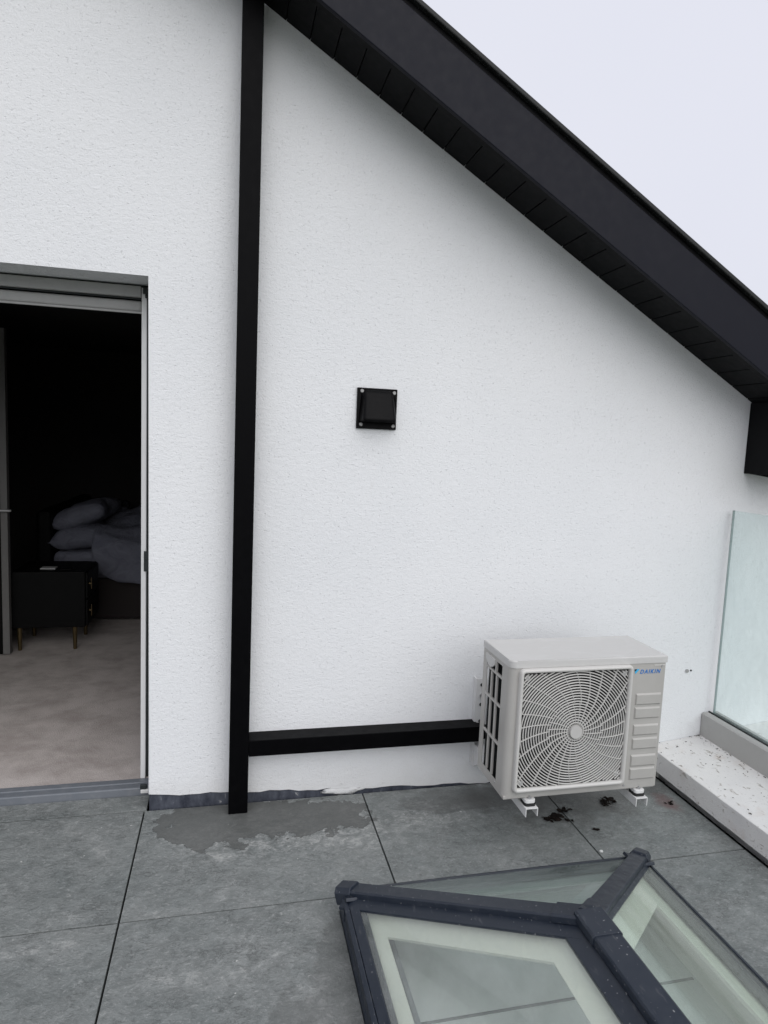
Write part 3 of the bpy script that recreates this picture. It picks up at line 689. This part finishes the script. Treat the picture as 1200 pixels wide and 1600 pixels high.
# --- brand lettering and mark
tc = bpy.data.curves.new('lettering', 'FONT'); tc.body = 'DAIKIN'; tc.size = .0235; tc.shear = .25; tc.offset = .00045; tc.space_character = 1.3; tc.extrude = .0002; tc.resolution_u = 3
to = bpy.data.objects.new('tmp_lettering', tc); COL.objects.link(to); bpy.context.view_layer.update()
me = bpy.data.meshes.new_from_object(to.evaluated_get(bpy.context.evaluated_depsgraph_get())); bpy.data.objects.remove(to)
bm = bmesh.new(); bm.from_mesh(me)
xs = [v.co.x for v in bm.verts]; sx = .092/(max(xs)-min(xs)); mnx = min(xs)
for v in bm.verts: v.co = Vector((1.160+(v.co.x-mnx)*sx, YF-.0012-v.co.z, .7315+v.co.y))
put('brand_lettering', bm, 'brand_blue', front)
bm = bmesh.new()
def tri(bm, pts, y):
    prism(bm, pts, 'y', y-.0004, y)
tri(bm, [(1.134,.7505), (1.157,.7505), (1.141,.7325), (1.138, .7325)], YF-.0006); put('brand_mark', bm, 'mark_cyan', front)
bm = bmesh.new(); tri(bm, [(1.134,.7505), (1.1455,.7505), (1.136,.7405)], YF-.0012); put('brand_mark', bm, 'mark_navy', front)
for sx, sz in ((A0+.05, ztp-.012), (A1-.02, ztp-.012), (1.128, Z0+.018)):
    bm = bmesh.new(); cyl(bm, (sx, YF-.0025, sz), (sx, YF+.001, sz), .0042, .005, 10); put('screw', bm, 'galvanised', front)
bm = bmesh.new(); addbox(bm, A1-.055, A1-.004, YF-.0016, YF+.001, ztp-.0115, ztp-.007, .0006); put('lid_catch', bm, 'grille_ivory', front)
for yy, zz in ((-.37, ztp-.010), (-.50, ztp-.012), (-.49, Z0+.03)):
    bm = bmesh.new(); cyl(bm, (A0-.0025, yy, zz), (A0+.001, yy, zz), .004, .005, 10); put('screw', bm, 'galvanised', sg)
# --- feet on rubber pads
for xa in BXA:
    for yc in (-.566, -.34):
        bm = bmesh.new(); prism(bm, rrect(xa+.004, xa+.048, yc-.022, yc+.028, .012), 'z', .2335, .2475, .002); ft = put('foot', bm, 'bracket_white', ac)
        bm = bmesh.new(); prism(bm, rrect(xa+.003, xa+.050, yc-.024, yc+.030, .013), 'z', .2225, .2334); put('rubber_pad', bm, 'rubber_black', ft)
        if yc < -.5:
            bm = bmesh.new(); cyl(bm, (xa+.026, yc-.008, .2475), (xa+.026, yc-.008, .2535), .008, n=6); cyl(bm, (xa+.026, yc-.008, .2535), (xa+.026, yc-.008, .2600), .004, n=10); put('nut', bm, 'galvanised', ft)

# ================================================================ roof lantern set in the terrace
KZ, APZ = .07, .334
HWX = (LX1-LX0)/2; CX = (LX0+LX1)/2; RUN = .58
lan = thing('roof_lantern', 'glazed pyramid roof lantern with anthracite bars set into the paving', 'roof lantern', (CX, (LY0+LY1)/2, 0))
yR1, yR0 = LY1-RUN, LY0+RUN
C_ = [Vector((LX0, LY1, KZ)), Vector((LX1, LY1, KZ)), Vector((LX1, LY0, KZ)), Vector((LX0, LY0, KZ))]
AP1, AP0 = Vector((CX, yR1, APZ)), Vector((CX, yR0, APZ))
# kerb ring
bm = bmesh.new(); kt = .05
addbox(bm, LX0, LX0+kt, LY0, LY1, -.10, KZ-.001, .003); addbox(bm, LX1-kt, LX1, LY0, LY1, -.10, KZ-.001, .003)
addbox(bm, LX0+kt, LX1-kt, LY1-kt, LY1-.0005, -.10, KZ-.006); addbox(bm, LX0+kt, LX1-kt, LY0+.0005, LY0+kt, -.10, KZ-.006)
kerb = put('kerb', bm, 'lantern_anthracite', lan)
# sloped eaves bars lying under the glass edge
def slope_up(a, b, apex):
    nrm = (b-a).cross(apex-a).normalized(); return nrm if nrm.z > 0 else -nrm
sides = [(C_[0], C_[1], AP1, AP1, 'lantern_glass_hazy'), (C_[1], C_[2], AP0, AP1, 'lantern_glass_streaked'), (C_[2], C_[3], AP0, AP0, 'lantern_glass'), (C_[3], C_[0], AP1, AP0, 'lantern_glass')]
for a, b, c2, d2, gm in sides:
    nrm = slope_up(a, b, c2); ins = nrm.cross(b-a).normalized()
    if ins.z < 0: ins = -ins
    bm = bmesh.new(); 
    w0 = .062 if gm == 'lantern_glass' else .085
    beam(bm, a+ins*w0/2, b+ins*w0/2, rect(w0, -.012, -.0005), nrm, .002); eb = put('eaves_bar', bm, 'lantern_anthracite', lan)
    # lip along the outer edge
    hh = .014 if gm == 'lantern_glass' else .010
    bm = bmesh.new(); beam(bm, a+ins*.006, b+ins*.006, rect(.016, -.004, hh), nrm, .002); put('eaves_lip', bm, 'lantern_anthracite', eb)
    if gm == 'lantern_glass' and a.x < CX and b.x < CX:
        bm = bmesh.new(); beam(bm, a+ins*.030, b+ins*.030, rect(.030, 0, .012), nrm, .002); put('pressure_plate', bm, 'lantern_anthracite', eb)
    # pane
    o_ = ins*.014
    poly = [a+o_, b+o_, c2] if (c2-d2).length < 1e-6 else [a+o_, b+o_, c2, d2]
    bm = bmesh.new(); lo = [bm.verts.new(p+nrm*.001) for p in poly]; hi = [bm.verts.new(p+nrm*.0055) for p in poly]
    bm.faces.new(lo); bm.faces.new(hi)
    for i in range(len(poly)): j = (i+1) % len(poly); bm.faces.new((lo[i], lo[j], hi[j], hi[i]))
    put('glass_pane', bm, gm, lan)
for sg_ in (1, -1):
    X_ = lambda d: (LX0+d) if sg_ > 0 else (LX1-d)
    bm = bmesh.new(); prism(bm, [(X_(-.0045), -.03), (X_(-.0045), .010), (X_(.022), .081), (X_(.034), .088), (X_(.040), .084), (X_(.030), .05)], 'y', LY0+.003, LY1-.003, .002); put('eaves_cap', bm, 'lantern_anthracite', lan)
# hips and ridge: capped bars standing proud of the glass
def barcap(name, a, b, wd, hgt):
    bm = bmesh.new()
    prof = [(-wd/2, .002), (wd/2, .002), (wd/2, hgt*.80), (wd*.44, hgt), (-wd*.44, hgt), (-wd/2, hgt*.80)]
    beam(bm, a, b, prof, (0,0,1), .0015); o = put(name, bm, 'lantern_anthracite', lan)
    return o
for c0, ap in ((C_[0], AP1), (C_[1], AP1), (C_[2], AP0), (C_[3], AP0)):
    d = (ap-c0).normalized(); fw_ = .066 if c0.x < CX else .040; h = barcap('hip_bar', c0+d*.02, ap-d*.03, .058, .024)
    bm = bmesh.new(); beam(bm, c0+d*.035, ap-d*.004, [(-fw_,-fw_*.245),(0,.004),(fw_,-fw_*.245),(fw_,-fw_*.13),(0,.0115),(-fw_,-fw_*.13)], (0,0,1)); put('glazing_cap', bm, 'lantern_anthracite', h)
rg = barcap('ridge_bar', AP1+Vector((0,-.02,0)), AP0+Vector((0,.02,0)), .080, .026)
bm = bmesh.new(); beam(bm, AP1, AP0, [(-.078,-.034),(0,.002),(.078,-.034),(.078,-.024),(0,.012),(-.078,-.024)], (0,0,1)); put('glazing_cap', bm, 'lantern_anthracite', rg)
# three-way boss at each ridge end
for ap, sgn in ((AP1, 1), (AP0, -1)):
    bm = bmesh.new()
    for e in ((C_[0] if sgn > 0 else C_[3]), (C_[1] if sgn > 0 else C_[2])):
        d = (e-ap).normalized(); beam(bm, ap-d*.01, ap+d*.095, [(-.033,.004),(.033,.004),(.033,.022),(.028,.0275),(-.028,.0275),(-.033,.022)], (0,0,1), .0012)
    d = Vector((0, -sgn, 0)); beam(bm, ap-d*.012, ap+d*.085, [(-.044,.004),(.044,.004),(.044,.024),(.038,.0295),(-.038,.0295),(-.044,.024)], (0,0,1), .0012)
    put('ridge_boss', bm, 'lantern_anthracite', lan)
# corner caps
for c0, ap in ((C_[0], AP1), (C_[1], AP1), (C_[2], AP0), (C_[3], AP0)):
    d = (ap-c0); d.z = 0; d.normalize(); dd = (ap-c0).normalized()
    bm = bmesh.new()
    beam(bm, c0-d*.002+Vector((0,0,-.002)), c0+dd*.062, [(-.034,-.022),(.034,-.022),(.034,.017),(.022,.032),(-.022,.032),(-.034,.017)], (0,0,1), .002)
    sx = 1 if c0.x < CX else -1; sy = -1 if c0.y > (LY0+LY1)/2 else 1
    for lx, ly in ((.075, .010), (.010, .075)):
        x_a, x_b = sorted((c0.x-sx*.004, c0.x+sx*lx)); y_a, y_b = sorted((c0.y-sy*.004, c0.y+sy*ly)); addbox(bm, x_a, x_b, y_a, y_b, .02, KZ+.010, .002)
    put('corner_cap', bm, 'lantern_anthracite', lan)
# inner linings of the bars, white: a border under each pane
def inset(poly, dist, nrm):
    k = len(poly); L = []
    cen = sum(poly, Vector())/k
    for i in range(k):
        p, q_ = poly[i], poly[(i+1) % k]; d = (q_-p).normalized(); n_ = nrm.cross(d).normalized()
        if (cen-p).dot(n_) < 0: n_ = -n_
        L.append((p+n_*dist[i], d))
    o = []
    for i in range(k):
        (p, d), (q_, e) = L[i-1], L[i]; w_ = q_-p; cr_ = d.cross(e); o.append(p+d*(w_.cross(e).dot(cr_)/cr_.length_squared))
    return o
for a, b, c2, d2, gm in sides:
    nrm = slope_up(a, b, c2); tri_ = (c2-d2).length < 1e-6
    poly = [a, b, c2] if tri_ else [a, b, c2, d2]
    de = .100 if gm == 'lantern_glass' else .150; dh = .118
    dist = [de, dh, dh] if tri_ else [de, dh, .140, dh]
    o1 = inset(poly, [.03]*len(poly), nrm); o2_ = inset(poly, dist, nrm)
    bm = bmesh.new(); R4 = []
    for off_ in (-.020, -.030):
        R4.append(([bm.verts.new(p+nrm*off_) for p in o1], [bm.verts.new(p+nrm*off_) for p in o2_]))
    k = len(poly)
    for i in range(k):
        j = (i+1) % k
        for A2, B2 in ((R4[0][0], R4[0][1]), (R4[1][0], R4[1][1]), (R4[0][1], R4[1][1]), (R4[0][0], R4[1][0])): bm.faces.new((A2[i], A2[j], B2[j], B2[i]))
    put('inner_lining', bm, 'reveal_cream', lan)
# plastered shaft and the grey sheet added inside it
bm = bmesh.new(); q = .055; dz0, dz1 = -.55, KZ-.03
addbox(bm, LX0+q, LX0+q+.03, LY0+q, LY1-q, dz0, dz1, .002); addbox(bm, LX1-q-.03, LX1-q, LY0+q, LY1-q, dz0, dz1, .002)
addbox(bm, LX0+q+.0305, LX1-q-.0305, LY1-q-.03, LY1-q, dz0, dz1, .002); addbox(bm, LX0+q+.0305, LX1-q-.0305, LY0+q, LY0+q+.03, dz0, dz1, .002)
put('shaft_lining', bm, 'reveal_cream', lan)
box('guide_rail', LX0+q+.072, LX0+q+.088, LY0+.1, LY1-.1, -.0445, .02, 'sill_grey', lan, .003)
LINEY = -1.172
bl = box('added_sheet', LX0+q+.031, LX1-q-.031, LY0+q+.031, LY1-q-.031, -.05, -.045, 'added_sheet_grey', lan, 0)  # invented sheet, set shallow to catch daylight so the panes look pale
box('sheet_line', LX0+q+.04, LX1-q-.04, LINEY-.004, LINEY+.004, -.0445, -.042, 'sheet_line_dark', bl, 0)  # dark line laid across the added sheet

# ================================================================ bedroom things seen through the doorway
ns = thing('bedside_table', 'black bedside table with brass legs in the dark bedroom', 'bedside table', (-1.63, 2.35, RZ0))
nx0, nx1, ny0, ny1 = -1.905, -1.425, 2.13, 2.55
box('cabinet', nx0, nx1, ny0, ny1, .20, .60, 'black_lacquer', ns, .006)
for i, zz in enumerate((.21, .405)):
    dr = box('drawer', nx1+.0005, nx1+.014, ny0+.012, ny1-.012, zz, zz+.185, 'black_lacquer', ns, .003)
    bm = bmesh.new(); cyl(bm, (nx1+.014,(ny0+ny1)/2-.15,zz+.10), (nx1+.030,(ny0+ny1)/2-.15,zz+.10), .008); addbox(bm, nx1+.028, nx1+.034, (ny0+ny1)/2-.158, (ny0+ny1)/2-.142, zz+.06, zz+.14, .002); put('handle', bm, 'brass', dr)
for sx in (nx0+.045, nx1-.075):
    for sy in (ny0+.03, ny1-.04): cyl_obj('leg', (sx, sy, RZ0), (sx, sy, .1995), .012, 'brass', ns, .017, 14)
bk = box('book', -1.74, -1.64, 2.22, 2.29, .6005, .609, 'frame_grey', None, .002); tag(bk, 'thin pale book lying on the black bedside table', 'book')
bk = box('phone', -1.60, -1.53, 2.19, 2.26, .6005, .609, 'black_lacquer', None, .003); tag(bk, 'small dark flat gadget beside the book on bedside table', 'gadget')

bed = thing('bed', 'bed with rumpled grey duvet in the dark bedroom', 'bed', (-.8, 3.5, RZ0))
BX0, BX1, BY0, BY1 = -1.86, .25, 2.82, 4.4
box('base', BX0+.06, BX1, BY0+.03, BY1, .06, .40, 'bed_cloth', bed, .02)
box('headboard', BX0-.06, BX0+.05, BY0-.02, BY1, RZ0, .95, 'black_lacquer', bed, .03)
box('mattress', BX0+.055, BX1, BY0, BY1, .402, .62, 'linen_grey', bed, .05, 4)
def cloth(name, x0, x1, y0, y1, nx, ny, f, th=.03):
    bm = bmesh.new(); g = [[bm.verts.new(f(i/nx, j/ny)) for j in range(ny+1)] for i in range(nx+1)]
    for i in range(nx):
        for j in range(ny): bm.faces.new((g[i][j], g[i+1][j], g[i+1][j+1], g[i][j+1]))
    o = put(name, bm, 'linen_grey', bed, True); m = o.modifiers.new('thickness', 'SOLIDIFY'); m.thickness = th; m.offset = 1; return o
def duv(u, v):
    x = -1.50+u*1.72; s = v*2.1
    if s < .38: y = BY0-.035-.01*math.sin(u*19); z = .34+.05*math.sin(u*7+1)*(1-s/.38)-.10*max(0, .3-0)*0+s*.85
    else: y = BY0-.02+(s-.38)*.9; z = .66+.06*min(1, (s-.38)*6)
    q = mnoise.noise(Vector((x*2.2, s*2.4, 3)))*.09+mnoise.noise(Vector((x*6, s*6, 9)))*.035
    if s >= .38: z += q+.16*math.exp(-((x+.95)**2/.25+(y-3.5)**2/.2))+.04
    else: y += q*.35
    if s < .38 and x < -1.3: z += (-1.3-x)*.45*(1-s/.38)
    return Vector((x, y, z))
cloth('duvet', 0, 0, 0, 0, 60, 60, duv)
def pillow(cx, cy, cz, lx, ly, lz, rot, tilt):
    bm = bmesh.new(); bmesh.ops.create_grid(bm, x_segments=14, y_segments=14, size=1)
    top = [v for v in bm.verts]
    r = bmesh.ops.duplicate(bm, geom=bm.faces[:]+bm.edges[:]+bm.verts[:]); dup = [e for e in r['geom'] if isinstance(e, bmesh.types.BMVert)]
    for vsx, sg_ in ((top, 1), (dup, -1)):
        for v in vsx:
            x, y = v.co.x, v.co.y; k = (max(0, 1-x**4)*max(0, 1-y**4))**.5
            v.co.z = sg_*k*(1+.25*mnoise.noise(Vector((x*2+cx, y*2, sg_))))
            pinch = 1-.10*(1-abs(x*y)); v.co.x *= pinch+.1*(abs(x*y)); v.co.y *= pinch
    bmesh.ops.remove_doubles(bm, verts=bm.verts[:], dist=1e-4)
    MM = Matrix.Translation((cx, cy, cz)) @ Matrix.Rotation(rot, 4, 'Z') @ Matrix.Rotation(tilt, 4, 'Y') @ Matrix.Diagonal((lx/2, ly/2, lz/2, 1))
    bmesh.ops.transform(bm, matrix=MM, verts=bm.verts[:]); return put('pillow', bm, 'linen_grey', bed, True)
pillow(-1.62, 3.12, .72, .42, .62, .20, .05, -.1); pillow(-1.60, 3.14, .90, .42, .62, .19, -.1, -.35); pillow(-1.58, 3.85, .78, .44, .64, .22, .1, -.5)
idr = thing('interior_door', 'pale panelled interior door standing ajar at the left of the bedroom', 'door', (-2.3, 2.08, RZ0))
bm = bmesh.new(); addbox(bm, -2.70, -1.937, 2.06, 2.10, RZ0+.008, 2.235, .003); put('leaf', bm, 'black_lacquer', idr)
box('edge_strip', -1.9365, -1.893, 2.055, 2.105, RZ0+.006, 2.24, 'room_door_paint', idr, .003)
bm = bmesh.new(); addbox(bm, -1.965, -1.945, 2.050, 2.0595, .93, 1.10, .003); cyl(bm, (-1.955,2.05,1.04), (-1.955,2.015,1.04), .009); cyl(bm, (-1.96,2.018,1.04), (-1.86,2.018,1.04), .008); put('handle', bm, 'galvanised', idr)

# ================================================================ leaf debris on the paving
def debris(x, y, s, n, label, seed):
    rnd = random.Random(seed); bm = bmesh.new()
    for i in range(n):
        a = rnd.random()*6.28; r = s*rnd.random()**.7; t = bmesh.new(); bmesh.ops.create_grid(t, x_segments=3, y_segments=3, size=1)
        for v in t.verts:
            k = 1-.7*abs(v.co.x)**1.5; v.co.y *= k; v.co.z = .35*mnoise.noise(v.co*1.7+Vector((seed, i, 0)))+.25*v.co.y**2
        q = s*rnd.uniform(.35, .7)
        merge(bm, t, Matrix.Translation((x+r*math.cos(a)*1.3, y+r*math.sin(a)*.7, .003+q*.3+rnd.random()*s*.25)) @ Matrix.Rotation(rnd.random()*6.28, 4, 'Z') @ Matrix.Rotation(rnd.uniform(-.6,.6), 4, 'X') @ Matrix.Diagonal((q, q*.55, q*.8, 1)))
    zmin = min(v.co.z for v in bm.verts)
    for v in bm.verts: v.co.z += .0015-zmin
    o = put('dead_leaves', bm, 'leaf_brown'); m = o.modifiers.new('thickness', 'SOLIDIFY'); m.thickness = .0012
    tag(o, label, 'leaves', 'dead leaves blown under the outdoor unit')
debris(.960, -.345, .030, 22, 'largest black clump of wet dead leaves in front of the unit', 1)
debris(1.020, -.368, .014, 8, 'small dark leaf scrap right on the paving joint', 2)
debris(1.040, -.290, .026, 9, 'brown crumpled leaf scraps just behind the paving joint under unit', 3)
debris(1.098, -.447, .014, 7, 'lone dark leaf scrap nearest the roof lantern', 4)
debris(1.268, -.262, .030, 18, 'dark clump of dead leaves beside the right bracket arm', 5)
debris(1.56, -.31, .018, 5, 'reddish brown leaf scraps at the foot of the parapet', 6)
bm = bmesh.new(); t = bmesh.new(); bmesh.ops.create_icosphere(t, subdivisions=2, radius=1)
for v in t.verts: v.co *= 1+.3*mnoise.noise(v.co*2)
merge(bm, t, Matrix.Translation((1.040, -.592, .005)) @ Matrix.Diagonal((.008, .007, .005, 1)))
tag(put('pebble', bm, 'grit_white'), 'tiny white pebble on the paving joint by the lantern corner', 'pebble')
